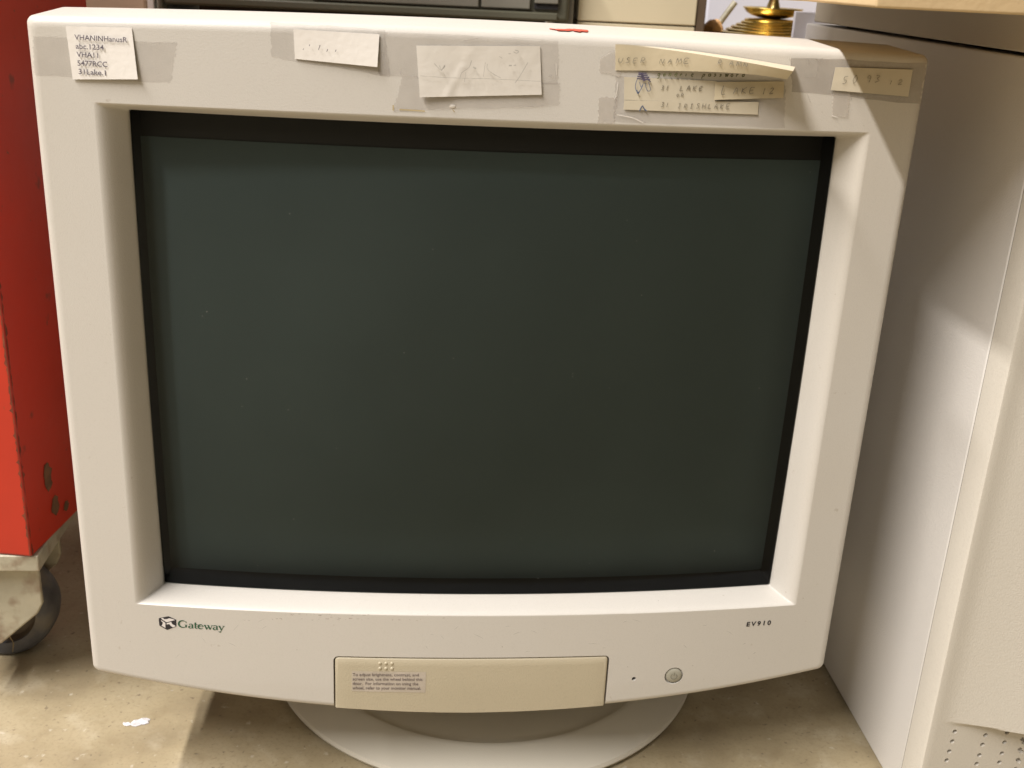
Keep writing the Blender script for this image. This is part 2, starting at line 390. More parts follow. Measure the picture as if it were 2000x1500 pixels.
# close the sides through mid columns
def strip(a, b, rows=8):
    prev = a
    for r in range(1, rows + 1):
        t = r / rows
        if r == rows: cur = b
        else:
            cur = []
            for p, q in zip(a, b):
                x = p.co.x * (1 - t) + q.co.x * t; z = p.co.z * (1 - t) + q.co.z * t
                cur.append(bm.verts.new((x, Yf(x, z) - .0001, z)))
        for i in range(len(a) - 1): bm.faces.new((prev[i], prev[i + 1], cur[i + 1], cur[i]))
        prev = cur
strip(top, bot)
bm.verts.ensure_lookup_table()
# side slivers between rounded corners and the strip ends
def sliver(chain, a, b):
    t_ = chain + [b, a]
    try: bm.faces.new(t_)
    except Exception: pass
bmesh.ops.remove_doubles(bm, verts=bm.verts[:], dist=1e-6)
bmesh.ops.holes_fill(bm, edges=[e for e in bm.edges if e.is_boundary and e.verts[0].co.y < 0.002 + Yf(e.verts[0].co.x, e.verts[0].co.z) and e.verts[1].co.y < 0.002 + Yf(e.verts[1].co.x, e.verts[1].co.z)], sides=0)
door = link('control_door', bm, m_door, mon, smooth=True, angle=40)
door['label'] = 'yellowed flap over the monitor controls'
# raised grip dots on the door: six little beads
bm = bmesh.new()
for r in range(2):
    for c in range(3):
        p = onface(742 + c * 11.8, 1295.5 + r * 10 + c * .2)
        bmesh.ops.create_icosphere(bm, subdivisions=2, radius=.0011, matrix=Matrix.Translation((p.x, Yf(p.x, p.z) - .00005, p.z)) @ Matrix.Diagonal((1, .55, 1, 1)))
link('grip_dots', bm, m_door, door, smooth=True, angle=180)
# button
bm = bmesh.new(); yb = Yf(BT.x, BT.z)
lathe(bm, [(0.0001, yb - .0002), (.0030, yb - .0001), (.0046, yb + .0001), (.0050, yb + .0005), (.0051, yb + .002)], (BT.x, 0, BT.z), 48, 'Y')
btn = link('power_button', bm, m_button, mon, smooth=True, angle=40)
# LED
bm = bmesh.new(); bmesh.ops.create_icosphere(bm, subdivisions=2, radius=.0011, matrix=Matrix.Translation((LED.x, Yf(LED.x, LED.z) + .0019, LED.z)))
link('power_light', bm, m_ink, mon, smooth=True, angle=180)

# ---------- sheets (paper and tape) following the face
def quad(c):
    def f(u, v):  # v=0 top, v=1 bottom ; corners TL TR BR BL in photo measurements
        x = (1 - v) * ((1 - u) * c[0][0] + u * c[1][0]) + v * ((1 - u) * c[3][0] + u * c[2][0])
        y = (1 - v) * ((1 - u) * c[0][1] + u * c[1][1]) + v * ((1 - u) * c[3][1] + u * c[2][1])
        return x, y
    return f
def sheet(name, corners, off, m, parent, thick=0.00012, nu=24, nv=8, label=None):
    q = corners if callable(corners) else quad(corners); offf = off if callable(off) else (lambda u, v: off)
    bm = bmesh.new()
    def fn(d):
        def g(u, v):
            x, y = q(u, v); return onface(x, y, offf(u, v)) + Vector((0, d, 0))
        return g
    a = grid(bm, fn(0), nu, nv)
    if thick:
        b = grid(bm, fn(thick), nu, nv)
        rim = lambda g: g[0][:] + [r[-1] for r in g[1:]] + g[-1][:-1][::-1] + [r[0] for r in g[1:-1]][::-1]
        ra, rb = rim(a), rim(b)
        for i in range(len(ra)):
            try: bm.faces.new((ra[i], ra[(i + 1) % len(ra)], rb[(i + 1) % len(ra)], rb[i]))
            except Exception: pass
    o = link(name, bm, m, parent, smooth=True, angle=40)
    if label: o['label'] = label
    return o, (lambda u, v, e=0.0002: onface(*q(u, v), offf(u, v) + e))
def text_mesh(body, size=1.0, bold=0.0, shear=0.0, spacing=1.0):
    cu = bpy.data.curves.new('t', 'FONT'); cu.body = body; cu.size = size; cu.offset = bold; cu.shear = shear; cu.space_character = spacing
    cu.resolution_u = 3
    o = bpy.data.objects.new('t', cu); COL.objects.link(o); bpy.context.view_layer.update()
    me = bpy.data.meshes.new_from_object(o.evaluated_get(bpy.context.evaluated_depsgraph_get()))
    bpy.data.objects.remove(o); return me
def add_text(bm, body, mapf, **k):
    """text normalised so x in 0..W (cap height 1, baseline 0); mapf(x,y)->point"""
    me = text_mesh(body, **k)
    cap = 0.69
    vv = [bm.verts.new(mapf(v.co.x / cap, v.co.y / cap)) for v in me.vertices]
    for p in me.polygons:
        try: bm.faces.new([vv[i] for i in p.vertices])
        except Exception: pass
    xs = [v.co.x / cap for v in me.vertices]
    bpy.data.meshes.remove(me)
    return max(xs) if xs else 0
def text_width(body, **k):
    me = text_mesh(body, **k); xs = [v.co.x for v in me.vertices]; bpy.data.meshes.remove(me); return max(xs) / .69
def pxline_text(bm, body, x0, y0, x1, y1, h, off, lean=0.0, **k):
    """one line of text from photo baseline start to end, cap height h"""
    W = text_width(body, **k); dx, dy = x1 - x0, y1 - y0; L_ = math.hypot(dx, dy); ux, uy = dx / L_, dy / L_
    s = L_ / W
    def f(x, y):
        X = x * s; Y = y * h
        return onface(x0 + ux * X + uy * Y + lean * Y, y0 + uy * X - ux * Y, off)
    add_text(bm, body, f, **k)
def flatlink(name, bm, m, parent, label=None):
    o = link(name, bm, m, parent, subd=-1)
    if label: o['label'] = label
    return o
def stroke(bm, pts, wd, mapf):
    """ribbon along pts (photo units) of width wd (number or list)"""
    n_ = len(pts); L_, R__ = [], []
    for i, (x, y) in enumerate(pts):
        a = pts[max(0, i - 1)]; b = pts[min(n_ - 1, i + 1)]
        tx, ty = b[0] - a[0], b[1] - a[1]; l = math.hypot(tx, ty) or 1; nx_, ny_ = -ty / l, tx / l
        ww = (wd[i] if isinstance(wd, (list, tuple)) else wd) / 2
        L_.append(bm.verts.new(mapf(x + nx_ * ww, y + ny_ * ww))); R__.append(bm.verts.new(mapf(x - nx_ * ww, y - ny_ * ww)))
    for i in range(n_ - 1): bm.faces.new((L_[i], L_[i + 1], R__[i + 1], R__[i]))
def smooth_pts(pts, k=3):
    out = []
    for i in range(len(pts) - 1):
        p0, p1, p2, p3 = pts[max(0, i - 1)], pts[i], pts[i + 1], pts[min(len(pts) - 1, i + 2)]
        for j in range(k):
            t = j / k
            out.append(tuple(.5 * ((2 * p1[d]) + (-p0[d] + p2[d]) * t + (2 * p0[d] - 5 * p1[d] + 4 * p2[d] - p3[d]) * t * t + (-p0[d] + 3 * p1[d] - 3 * p2[d] + p3[d]) * t ** 3) for d in (0, 1)))
    out.append(pts[-1]); return out
# single-line hand lettering, unit box, y up
HG = {'U': [[(0, 1), (0, .3), (.3, 0), (.6, .2), (.7, 1)]], 'S': [[(.6, .9), (.3, 1), (.1, .75), (.5, .45), (.45, .1), (0, .05)]],
      'E': [[(.6, 1), (0, .95), (0, 0), (.6, .05)], [(0, .5), (.45, .52)]], 'R': [[(0, 0), (.05, 1), (.55, .85), (.45, .5), (.05, .45), (.65, 0)]],
      'N': [[(0, 0), (.05, 1), (.55, 0), (.65, 1)]], 'A': [[(0, 0), (.35, 1), (.65, 0)], [(.12, .4), (.55, .4)]],
      'M': [[(0, 0), (.1, 1), (.38, .3), (.65, 1), (.8, 0)]], 'L': [[(.05, 1), (0, 0), (.55, .03)]], 'K': [[(0, 0), (0, 1)], [(.6, 1), (.05, .45), (.65, 0)]],
      'O': [[(.3, 1), (0, .5), (.3, 0), (.6, .5), (.3, 1)]], 'I': [[(0, 1), (.5, 1)], [(.25, 1), (.2, 0)], [(0, 0), (.5, 0)]], 'H': [[(0, 0), (0, 1)], [(.6, 0), (.6, 1)], [(0, .5), (.6, .5)]],
      '1': [[(.15, 1), (.05, 0)]], '3': [[(0, .95), (.5, .85), (.2, .52), (.5, .25), (0, .02)]], '0': [[(.3, 1), (0, .5), (.25, 0), (.55, .5), (.3, 1)]],
      '5': [[(.6, 1), (.1, .95), (.1, .55), (.55, .45), (.4, .02), (0, .08)]], '9': [[(.5, .8), (.2, 1), (.05, .7), (.45, .6), (.5, .8), (.4, 0)]],
      '2': [[(0, .8), (.3, 1), (.5, .7), (0, 0), (.6, .05)]], 'g': [[(.5, .6), (.1, .55), (.1, .15), (.5, .2), (.5, .6), (.4, -.5), (0, -.4)]],
      'e': [[(0, .3), (.5, .4), (.3, .65), (.05, .3), (.2, 0), (.55, .15)]], 'n': [[(0, 0), (.05, .6), (.05, .3), (.35, .6), (.45, 0)]],
      'r': [[(0, 0), (.05, .6)], [(.05, .35), (.4, .6)]], 'i': [[(.05, .6), (0, 0)]], 'c': [[(.5, .5), (.2, .6), (0, .3), (.2, 0), (.5, .1)]],
      'p': [[(.1, .6), (-.1, -.6)], [(.1, .5), (.5, .5), (.4, .05), (.02, .1)]], 'a': [[(.5, .55), (.1, .5), (.05, .1), (.45, .1), (.5, .55), (.6, 0)]],
      's': [[(.45, .55), (.1, .5), (.4, .2), (0, 0)]], 'w': [[(0, .6), (.15, 0), (.3, .5), (.45, 0), (.65, .6)]], 'o': [[(.25, .6), (0, .3), (.25, 0), (.5, .3), (.25, .6)]],
      'd': [[(.5, .5), (.1, .5), (.05, .1), (.45, .1), (.55, 1), (.5, 0)]], ' ': []}
def hand(bm, body, x0, y0, x1, y1, h, wd, mapf, slant=.25):
    dx, dy = x1 - x0, y1 - y0; n_ = len(body); step = 1 / n_
    for i, ch in enumerate(body):
        for st in HG.get(ch, []):
            sc_ = random.uniform(.85, 1.15)
            pts = [((x0 + dx * (i + .75 * a * sc_) * step) + slant * b * h, y0 + dy * (i + a) * step - b * h * sc_) for a, b in st]
            stroke(bm, smooth_pts(pts, 4), [wd * random.uniform(.75, 1.2) for _ in smooth_pts(pts, 4)], mapf)
fm = lambda off: (lambda x, y: onface(x, y, off))

# old tape residue and clear tape along the top of the bezel
for nm, c, off, m_, lb in (
    ('tape_strip', [(64, 70), (346, 84), (334, 163), (66, 146)], .00015, m_tape, 'clear tape behind the typed label'),
    ('tape_strip', [(528, 43), (752, 58), (762, 150), (530, 112)], .00015, m_tape, 'clear tape over the short blank label'),
    ('tape_strip', [(738, 60), (1092, 80), (1090, 166), (740, 146)], .00025, m_tape, 'clear tape over the middle label'),
    ('tape_strip', [(785, 148), (1094, 163), (1093, 207), (768, 217)], .00035, m_tape, 'curling lower strip of clear tape'),
    ('tape_strip', [(1170, 190), (1206, 190), (1200, 242), (1168, 240)], .00015, m_tape_light, 'milky tape end at the left of the notes'),
    ('tape_strip', [(1172, 112), (1215, 92), (1212, 150), (1170, 140)], .00045, m_tape_light, 'milky tape end holding the curled note'),
    ('tape_strip', [(1203, 148), (1534, 166), (1532, 250), (1198, 238)], .00015, m_tape, 'wide clear tape under the notes'),
    ('tape_strip', [(1543, 112), (1810, 124), (1796, 204), (1548, 178)], .00015, m_tape_dull, 'wrinkled dull tape under the right note'),
    ('tape_strip', [(1627, 176), (1661, 178), (1656, 229), (1625, 226)], .0006, m_tape_light, 'short milky tape tab')):
    def ragged(q0, sd):
        rr_ = random.Random(sd); ja = [rr_.uniform(-3.5, 3.5) for _ in range(25)]; jb = [rr_.uniform(-3.5, 3.5) for _ in range(25)]
        def g(u, v):
            x, y = q0(u, v); k = int(v * 24 + .5)
            e = (ja[k] * max(0, 1 - u * 12) + jb[k] * max(0, 1 - (1 - u) * 12))
            return x + e * .55, y + (math.sin(u * 9 + sd) + .6 * math.sin(u * 23 + sd)) * .9 * (1 if v in (0, 1) else .3)
        return g
    sheet(nm, ragged(quad(c), len(lb)), off, m_, mon, thick=0.0001, nu=36, nv=24, label=lb)
# typed label
lab, P1 = sheet('paper_label', [(128, 51), (257, 54), (269, 155), (142, 155)], lambda u, v: .0006 + .0012 * u * v + .0006 * v, m_paper, mon, .0002, label='white typed label with five lines of text')
bm = bmesh.new()
off1 = .0021
for s, x0, y0, x1, y1 in (('VHANINHanusR', 146, 77.5, 249, 83), ('abc.1234', 148, 95, 203, 98), ('VHA11', 150, 111, 192, 113.5), ('5477RCC', 151, 128, 210, 131), ('31Lake.1', 153, 144.5, 207, 147.5)):
    pxline_text(bm, s, x0, y0, x1, y1, 10.2, off1, lean=-0.12, bold=.012)
flatlink('printed_text', bm, m_grey_ink, lab)
# blank label
lab2, P2 = sheet('paper_label', [(573, 57), (741, 67), (737, 131), (576, 115)], lambda u, v: .0008 + .0014 * v * u, m_paper, mon, .0002, label='short blank white label with faint specks')
bm = bmesh.new()
for x, y, l in ((592, 97, 2), (622, 97, 7), (624, 91, 3), (638, 101, 5), (655, 101, 4), (604, 90, 3)):
    stroke(bm, [(x, y), (x + l * .4, y - l)], 1.3, fm(.0026))
flatlink('pen_specks', bm, m_grey_ink, lab2)
# middle creased label
lab3, P3 = sheet('paper_label', [(813, 89), (1055, 90), (1058, 185), (820, 190)],
    lambda u, v: .0007 + .00028 * math.exp(-((u - .22 - .25 * (1 - v)) / .035) ** 2) * (1 if v > .35 else .3) + .0016 * v * max(0, 1 - u / .3) + .0007 * v * v, m_paper_dirty, mon, .0002, nu=60, nv=20, label='long white label with crease and faint marks')
bm = bmesh.new(); f3 = fm(.0036)
for st, wd in (([(848, 124), (862, 138), (858, 128)], 1.2), ([(862, 138), (869, 128), (866, 134)], 1.8), ([(921, 118), (916, 132), (902, 142), (898, 155)], 1.2), ([(924, 131), (930, 134)], 3),
               ([(952, 125), (952, 135), (966, 146), (978, 152)], 1.0), ([(1031, 122), (1016, 148), (1006, 162)], 1.4), ([(994, 128), (1000, 128)], 2.6), ([(1003, 128), (1008, 127)], 1.5),
               ([(1003, 101), (1009, 104), (1013, 100), (1006, 98)], 1.6), ([(993, 105), (998, 105)], 1.4), ([(948, 122), (944, 150)], .8), ([(910, 140), (907, 160)], .8), ([(975, 110), (981, 114)], 1)):
    stroke(bm, smooth_pts(st, 3), wd, f3)
stroke(bm, smooth_pts([(820, 148), (880, 152), (960, 154), (1056, 159)], 6), .9, f3)
flatlink('pen_marks', bm, mat('faint_grey_marks', (0.42, 0.40, 0.36), .7, var=.25, vscale=300), lab3)
# blob of glue under it
bm = bmesh.new(); p = onface(884, 208)
bmesh.ops.create_icosphere(bm, subdivisions=3, radius=.0010, matrix=Matrix.Translation(p) @ Matrix.Diagonal((1.6, .5, 1.1, 1)))
link('glue_blob', bm, m_paper_dirty, mon, smooth=True, angle=180)
# lower yellow notes
labA, PA = sheet('paper_note', [(1219, 150), (1400, 158), (1396, 200), (1219, 195)], .0006, m_yellow2, mon, .0002, label='handwritten note with blue scribble under the curled strip')
labB, PB = sheet('paper_note', [(1219, 196), (1482, 199), (1480, 224), (1218, 214)], .0010, m_yellow2, mon, .0002, label='bottom handwritten strip')
labC, PC = sheet('paper_note', [(1397, 160), (1532, 159), (1530, 191), (1395, 195)], lambda u, v: .0012 + .001 * v, m_yellow, mon, .0002, label='small yellowed note at lower right')
bm = bmesh.new(); f = fm(.0010)
hand(bm, 'generic password', 1284, 148.5, 1460, 150, 9, 2.0, fm(.0022))
flatlink('handwriting', bm, m_green_pen, labA)
bm = bmesh.new()
hand(bm, '31', 1291, 176, 1312, 176, 9, 1.4, f); hand(bm, 'LAKE', 1328, 177, 1378, 177, 9, 1.4, f); hand(bm, 'OR', 1321, 189, 1339, 188, 5.5, 1.3, f)
flatlink('handwriting', bm, m_pencil, labA)
bm = bmesh.new(); f = fm(.0016)
hand(bm, '31', 1291, 209, 1312, 209, 9, 1.4, f); hand(bm, 'IRISHLAKE', 1324, 211, 1430, 213, 9, 1.4, f)
flatlink('handwriting', bm, m_pencil, labB)
bm = bmesh.new(); f = fm(.0030)
hand(bm, 'L', 1409, 184, 1424, 184, 15, 1.5, f); hand(bm, 'AKE', 1432, 183, 1480, 182, 11, 1.5, f); hand(bm, '12', 1490, 184, 1516, 182, 10, 1.5, f)
flatlink('handwriting', bm, m_pencil, labC)
bm = bmesh.new(); f = fm(.0019)
stroke(bm, smooth_pts([(1246, 152), (1242, 162), (1241, 172), (1245, 180), (1249, 178), (1254, 170), (1256, 164)], 5), 1.3, f)
stroke(bm, smooth_pts([(1260, 162), (1262, 172), (1266, 178), (1270, 176), (1269, 168), (1266, 160)], 5), 1.1, f)
stroke(bm, smooth_pts([(1244, 176), (1246, 183), (1249, 178)], 4), 2.2, f)
stroke(bm, smooth_pts([(1249, 160), (1252, 170), (1257, 162)], 4), 1.0, f)
flatlink('blue_scribble', bm, m_blue, labA)
bm = bmesh.new(); f = fm(.0021)
for (x0, y0, x1, y1, wd) in ((1247, 142, 1263, 143, 2.4), (1247, 145, 1265, 147, 3), (1245, 149, 1268, 151, 3), (1244, 153, 1270, 155, 2.5), (1253, 142, 1259, 158, 5), (1262, 150, 1271, 160, 2.2)):
    stroke(bm, [(x0, y0), ((x0 + x1) / 2, (y0 + y1) / 2 + 1), (x1, y1)], wd, f)
flatlink('violet_scribble', bm, m_violet, labA)
bm = bmesh.new(); f = fm(.0017)
stroke(bm, smooth_pts([(1249, 217), (1252, 211), (1255, 207), (1258, 212), (1263, 217)], 4), 2.2, f)
flatlink('blue_scribble', bm, m_blue, labB)
# curled strip
def curl(u, v): return .0009 + .024 * max(0, (u - .12) / .88) ** 1.7 * (1 - .22 * v)
def qstrip(u, v):
    return (1202 + 347 * u - 12 * u * v, (1 - v) * (87 + 2 * u + 50 * u ** 1.35) + v * (137.5 + 2.5 * u + 15 * u ** 4))
strip_, PS = sheet('curled_paper_note', qstrip, curl, m_yellow, mon, .00025, nu=48, nv=8, label='yellowed note strip whose right end curls off the bezel')
# the rolled top edge of the strip, facing the ceiling lamp
q = lambda u, v: (1202 + 347 * u + 4 * u * (1 - v), (87 + 2 * u + 50 * u ** 1.35) - (1 - v) * (1 + 7.5 * u))
bm = bmesh.new()
def edgef(u, v):
    x, y = q(u, v); return onface(x, y, .0009 + (curl(u, 0) - .0009) * v)
grid(bm, edgef, 40, 3)
link('rolled_edge', bm, m_yellow2, strip_, smooth=True, angle=60)
bm = bmesh.new()
def fs(x, y):
    u = (x - 1202) / 345; v = .5
    return onface(x, y, curl(max(0, min(1, u)), .3) + .0008)
hand(bm, 'USER', 1207, 123, 1266, 123, 10, 1.4, fs); hand(bm, 'NAME', 1288, 124, 1352, 124, 9, 1.4, fs)
hand(bm, 'R', 1402, 126, 1416, 127, 10, 1.4, fs); hand(bm, 'AMN', 1424, 127, 1466, 131, 7, 1.3, fs)
flatlink('handwriting', bm, m_pencil, strip_)
# right label
lab4, P4 = sheet('paper_note', [(1632, 131), (1783, 136), (1774, 189), (1623, 176)], lambda u, v: .0009 + .0006 * v, m_yellow2, mon, .0002, label='right pencilled note half in shadow')
bm = bmesh.new(); f = fm(.0019)
hand(bm, '50', 1645, 164, 1684, 162, 17, 1.2, f); hand(bm, '93', 1692, 161, 1726, 161, 13, 1.1, f); hand(bm, '12', 1738, 165, 1770, 165, 9, 1.2, f)
flatlink('handwriting', bm, m_pencil, lab4)
# wrinkles in the dull tape
bm = bmesh.new(); f = fm(.0007)
for st, wd in (([(1572, 152), (1593, 151), (1596, 140), (1598, 122), (1604, 116)], 1.4), ([(1593, 114), (1600, 120), (1607, 114)], 2.4), ([(1580, 117), (1580, 126)], 3),
               ([(1576, 182), (1583, 200)], 2.2), ([(1664, 182), (1663, 196)], 1.8), ([(1664, 186), (1690, 184)], 1.0), ([(757, 64), (752, 70)], 3), ([(783, 138), (784, 146), (815, 149)], 2),
               ([(1083, 125), (1085, 145), (1083, 158), (1062, 158)], 1.0), ([(1072, 147), (1079, 149)], 6), ([(1064, 78), (1000, 73)], 1.2), ([(905, 80), (935, 75)], 1.5), ([(864, 214), (960, 212), (1060, 207)], .8), ([(1205, 166), (1208, 182), (1203, 196)], 1.0), ([(1210, 222), (1240, 228), (1262, 240)], 1.4)):
    bm = bmesh.new(); stroke(bm, smooth_pts(st, 3), wd, f); flatlink('tape_wrinkle', bm, m_tape_dull, mon)

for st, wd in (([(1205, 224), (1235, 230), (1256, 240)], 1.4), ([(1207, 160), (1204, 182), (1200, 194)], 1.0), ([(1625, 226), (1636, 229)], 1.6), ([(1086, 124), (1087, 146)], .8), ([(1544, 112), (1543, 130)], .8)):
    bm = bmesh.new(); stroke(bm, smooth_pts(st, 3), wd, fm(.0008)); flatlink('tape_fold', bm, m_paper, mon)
# dirt: yellow glue stains & small nicks along the bezel
bm = bmesh.new()
for st, wd in (([(768, 205), (768, 216)], 3), ([(780, 214), (800, 215), (830, 217)], 3), ([(884, 214), (888, 219)], 2.2)):
    stroke(bm, smooth_pts(st, 3), wd, fm(.0005))
flatlink('glue_stains', bm, mat_tape('old_glue', (0.50, 0.38, 0.16), .6), mon)
bm = bmesh.new()
for i in range(46):
    x = random.gauss(640, 90); y = 1198 + random.uniform(1, 14) + .00005 * 0
    r = random.uniform(.5, 1.3); stroke(bm, [(x, y), (x + random.uniform(1, 7) * r, y + random.uniform(-.6, .8))], r * 1.3, fm(.00012))
for x, y in ((579, 1269), (1225, 1302), (1285, 1173), (1352, 1300), (980, 1263)): stroke(bm, [(x, y), (x + 1.8, y + .3)], 1.8, fm(.00012))
flatlink('grime_specks', bm, mat_tape('grime', (0.40, 0.28, 0.20), .22, .7), mon)['kind'] = 'stuff'

bm = bmesh.new()
for k_ in range(26):
    x = random.uniform(330, 1500); y = random.choice((random.uniform(1215, 1300), random.uniform(1205, 1240)))
    a_ = random.uniform(-.9, .9); l = random.uniform(4, 22)
    stroke(bm, [(x, y), (x + l * math.cos(a_) * .5, y + l * .5 * math.sin(a_)), (x + l * math.cos(a_), y + l * math.sin(a_) + 1)], [.2, .7, .2], fm(.00012))
flatlink('surface_scuffs', bm, mat_tape('scuff', (0.75, 0.72, 0.66), .5, .4), mon)['kind'] = 'stuff'
# red marker mark on the sunny top edge
bm = bmesh.new()
def ontop(px, py, lift=.0007):
    z = .459
    for _ in range(4):
        p = at(px, py, 2, z); yy = p.y; x = p.x
        t = max(0, min(1, (yy - Yf(x, .4555)) / .05)); z = OUT_T(x) + (OUT_TB(x) - OUT_T(x)) * t + lift
    return at(px, py, 2, z)
stroke(bm, smooth_pts([(1073, 55.5), (1090, 57.5), (1108, 58), (1122, 57), (1136, 59), (1149, 60)], 4), [1.2] * 4 + [3] * 4 + [4] * 4 + [6.5] * 4 + [3.5] * 4 + [1], ontop)
flatlink('red_marker_mark', bm, m_red_ink, mon)

# ---------- logo
bm = bmesh.new(); f = fm(.00012)
def poly(bm, pts, f): bm.faces.new([bm.verts.new(f(x, y)) for x, y in pts])
poly(bm, [(310, 1207.5), (329, 1203.6), (344.3, 1210.5), (344.5, 1223.5), (326.5, 1230.5), (311, 1221.5)], f)
hexo = flatlink('cube_emblem', bm, m_ink, mon)
bm = bmesh.new(); f = fm(.00022)
poly(bm, [(314.5, 1208), (317.5, 1206.6), (321, 1209.3), (326, 1209.2), (330.5, 1207.6), (335, 1208.4), (342, 1210.9), (334, 1213.2), (325.5, 1215.4), (319, 1211.5)], f)
poly(bm, [(313.8, 1210.8), (318.2, 1213.3), (323, 1216.5), (323.2, 1226.6), (315.5, 1222.1), (317.5, 1219.2), (318.2, 1216), (315.6, 1213.8)], f)
poly(bm, [(325.2, 1217.4), (334.2, 1214.6), (336.5, 1219.2), (342.6, 1222.2), (342.4, 1223.4), (337.5, 1225.4), (333.2, 1222), (330.6, 1218.8), (325.4, 1219.6)], f)
flatlink('emblem_patches', bm, m_white_ink, hexo)
# serif wordmark drawn with thick and thin strokes; local units: x-height 1
bm = bmesh.new()
LX0, LY0, LX1, LY1 = 347.5, 1225.0, 440.5, 1231.5
ULEN = 7.15
XH = 8.6
def lm(x, y):
    X = LX0 + (LX1 - LX0) * x / ULEN; Yb = LY0 + (LY1 - LY0) * x / ULEN + 0.4 * math.sin(math.pi * x / ULEN)
    return onface(X, Yb - y * XH, .00014)
def arcp(cx, cy, rx, ry, a0, a1, n_=14): return [(cx + rx * math.cos(math.radians(a0 + (a1 - a0) * i / n_)), cy + ry * math.sin(math.radians(a0 + (a1 - a0) * i / n_))) for i in range(n_ + 1)]
def wid(n_, a, b): return [a + (b - a) * math.sin(math.pi * i / n_) for i in range(n_ + 1)]
T, t_ = .24, .09
def bar(x0, y0, x1, y1, wd): stroke(bm, [(x0, y0), (x1, y1)], wd, lm)
# G
stroke(bm, arcp(.74, .80, .62, .76, 48, 318, 24), wid(24, t_, T * 1.25), lm); bar(1.22, .62, 1.22, .12, T); bar(.98, .66, 1.42, .66, t_); bar(1.22, 1.42, 1.22, 1.10, t_ * 1.2)
# a
def la(x):
    bar(x + .62, .9, x + .62, .05, T); stroke(bm, arcp(x + .38, .72, .27, .26, 160, 20, 8), wid(8, t_ * 1.3, t_ * 1.6), lm)
    stroke(bm, arcp(x + .34, .26, .26, .24, 60, 330, 14), wid(14, t_, T * .9), lm); bar(x + .58, .05, x + .84, .05, t_)
la(1.55)
# t
bar(2.62, 1.38, 2.62, .12, T); bar(2.42, .96, 2.95, .96, t_ * 1.1); stroke(bm, arcp(2.80, .16, .18, .14, 180, 320, 8), t_ * 1.3, lm)
# e
stroke(bm, arcp(3.42, .5, .38, .46, 5, 320, 20), wid(20, t_, T * 1.15), lm); bar(3.08, .54, 3.80, .54, t_)
# w
bar(4.02, .94, 4.34, .03, T); bar(4.34, .03, 4.60, .80, t_); bar(4.52, .94, 4.84, .03, T); bar(4.84, .03, 5.14, .94, t_)
for x in (4.02, 4.52, 5.14): bar(x - .16, .95, x + .18, .95, t_)
la(5.22)
# y
bar(6.20, .94, 6.54, .06, T); bar(6.86, .94, 6.40, -.34, t_ * 1.2); stroke(bm, arcp(6.30, -.34, .12, .12, 0, -200, 8), t_ * 1.7, lm)
for x in (6.20, 6.86): bar(x - .16, .95, x + .18, .95, t_)
flatlink('wordmark', bm, m_green, mon)
bm = bmesh.new()
pxline_text(bm, 'EV910', 1457, 1223.5, 1505, 1220, 8.2, .00014, lean=.28, bold=.035, spacing=1.45)
flatlink('model_lettering', bm, m_ink, mon)
# power symbol
bm = bmesh.new()
def pb(x, y): return Vector((BT.x + x, Yf(BT.x, BT.z) - .0005, BT.z + y))
stroke(bm, arcp(0, -.0002, .0019, .0019, 120, 420, 24), .00035, pb); stroke(bm, [(0, .0026), (0, .0002)], .0004, pb)
flatlink('power_symbol', bm, mat('engraved_symbol', (.17, .155, .12), .6), btn)
# door sticker
stk, _ = sheet('instruction_sticker', [(687, 1311), (832, 1313), (831, 1353), (687, 1350)], .0003, mat_tape('translucent_sticker', (0.60, 0.53, 0.45), .75), door, thick=0, nu=14, nv=3)
bm = bmesh.new()
for i, (s, xe) in enumerate((('To adjust brightness, contrast, and', 818), ('screen size, use the wheel behind this', 825), ('door.  For information on using the', 817), ('wheel, refer to your monitor manual.', 822))):
    y = 1320.3 + i * 8.65
    pxline_text(bm, s, 688.5, y, xe, y + .9, 5.6, .00042, bold=.008)
flatlink('printed_text', bm, m_small_ink, stk)

# ---------- tube: glass and phosphor behind it
def Yg(x, z): return Yo(x) + .0030 - .0025 * (1 - ((z - .275) / .14) ** 2)
bm = bmesh.new()
grid(bm, lambda u, v: Vector((OP_L - .003 + (OP_R - OP_L + .006) * u, Yg(OP_L - .003 + (OP_R - OP_L + .006) * u, OP_B - .003 + (OP_T - OP_B + .006) * v), OP_B - .003 + (OP_T - OP_B + .006) * v)), 60, 44)
screen = link('screen_glass', bm, m_glass, mon, smooth=True, angle=180)
bm = bmesh.new()
GD = .018
grid(bm, lambda u, v: (lambda x, z: Vector((x, Yg(x, z) + GD + .001, z)))(OP_L - .0035 + (OP_R - OP_L + .007) * u, OP_B - .0035 + (OP_T - OP_B + .007) * v), 60, 44)
link('tube_mask', bm, m_black, screen, smooth=True, angle=180)
bm = bmesh.new()   # black inner wall of the tube rim between glass and mask
wl = loop_pts(OP_L + .0003, OP_R - .0003, c_(OP_T - .0003), c_(OP_B + .0003), .0012)
wa = [bm.verts.new((x, Yg(x, z) + .0004, z)) for x, z in wl]; wb = [bm.verts.new((x, Yg(x, z) + GD + .002, z)) for x, z in wl]
for i in range(len(wl)): bm.faces.new((wa[i], wa[(i + 1) % len(wl)], wb[(i + 1) % len(wl)], wb[i]))
link('tube_rim', bm, m_black, screen, smooth=True, angle=40)
def onph(px, py):
    Y = .02
    for _ in range(4):
        p = atY(px, py, Y); Y = Yg(p.x, p.z) + GD
    return atY(px, py, Y)
cs = [onph(266, 292), onph(1628, 345), onph(1512, 1140), onph(318, 1132)]
x0, x1, z0, z1 = (cs[0].x + cs[3].x) / 2 - .0015, (cs[1].x + cs[2].x) / 2 + .0055, (cs[3].z + cs[2].z) / 2 - .004, (cs[0].z + cs[1].z) / 2 + .008
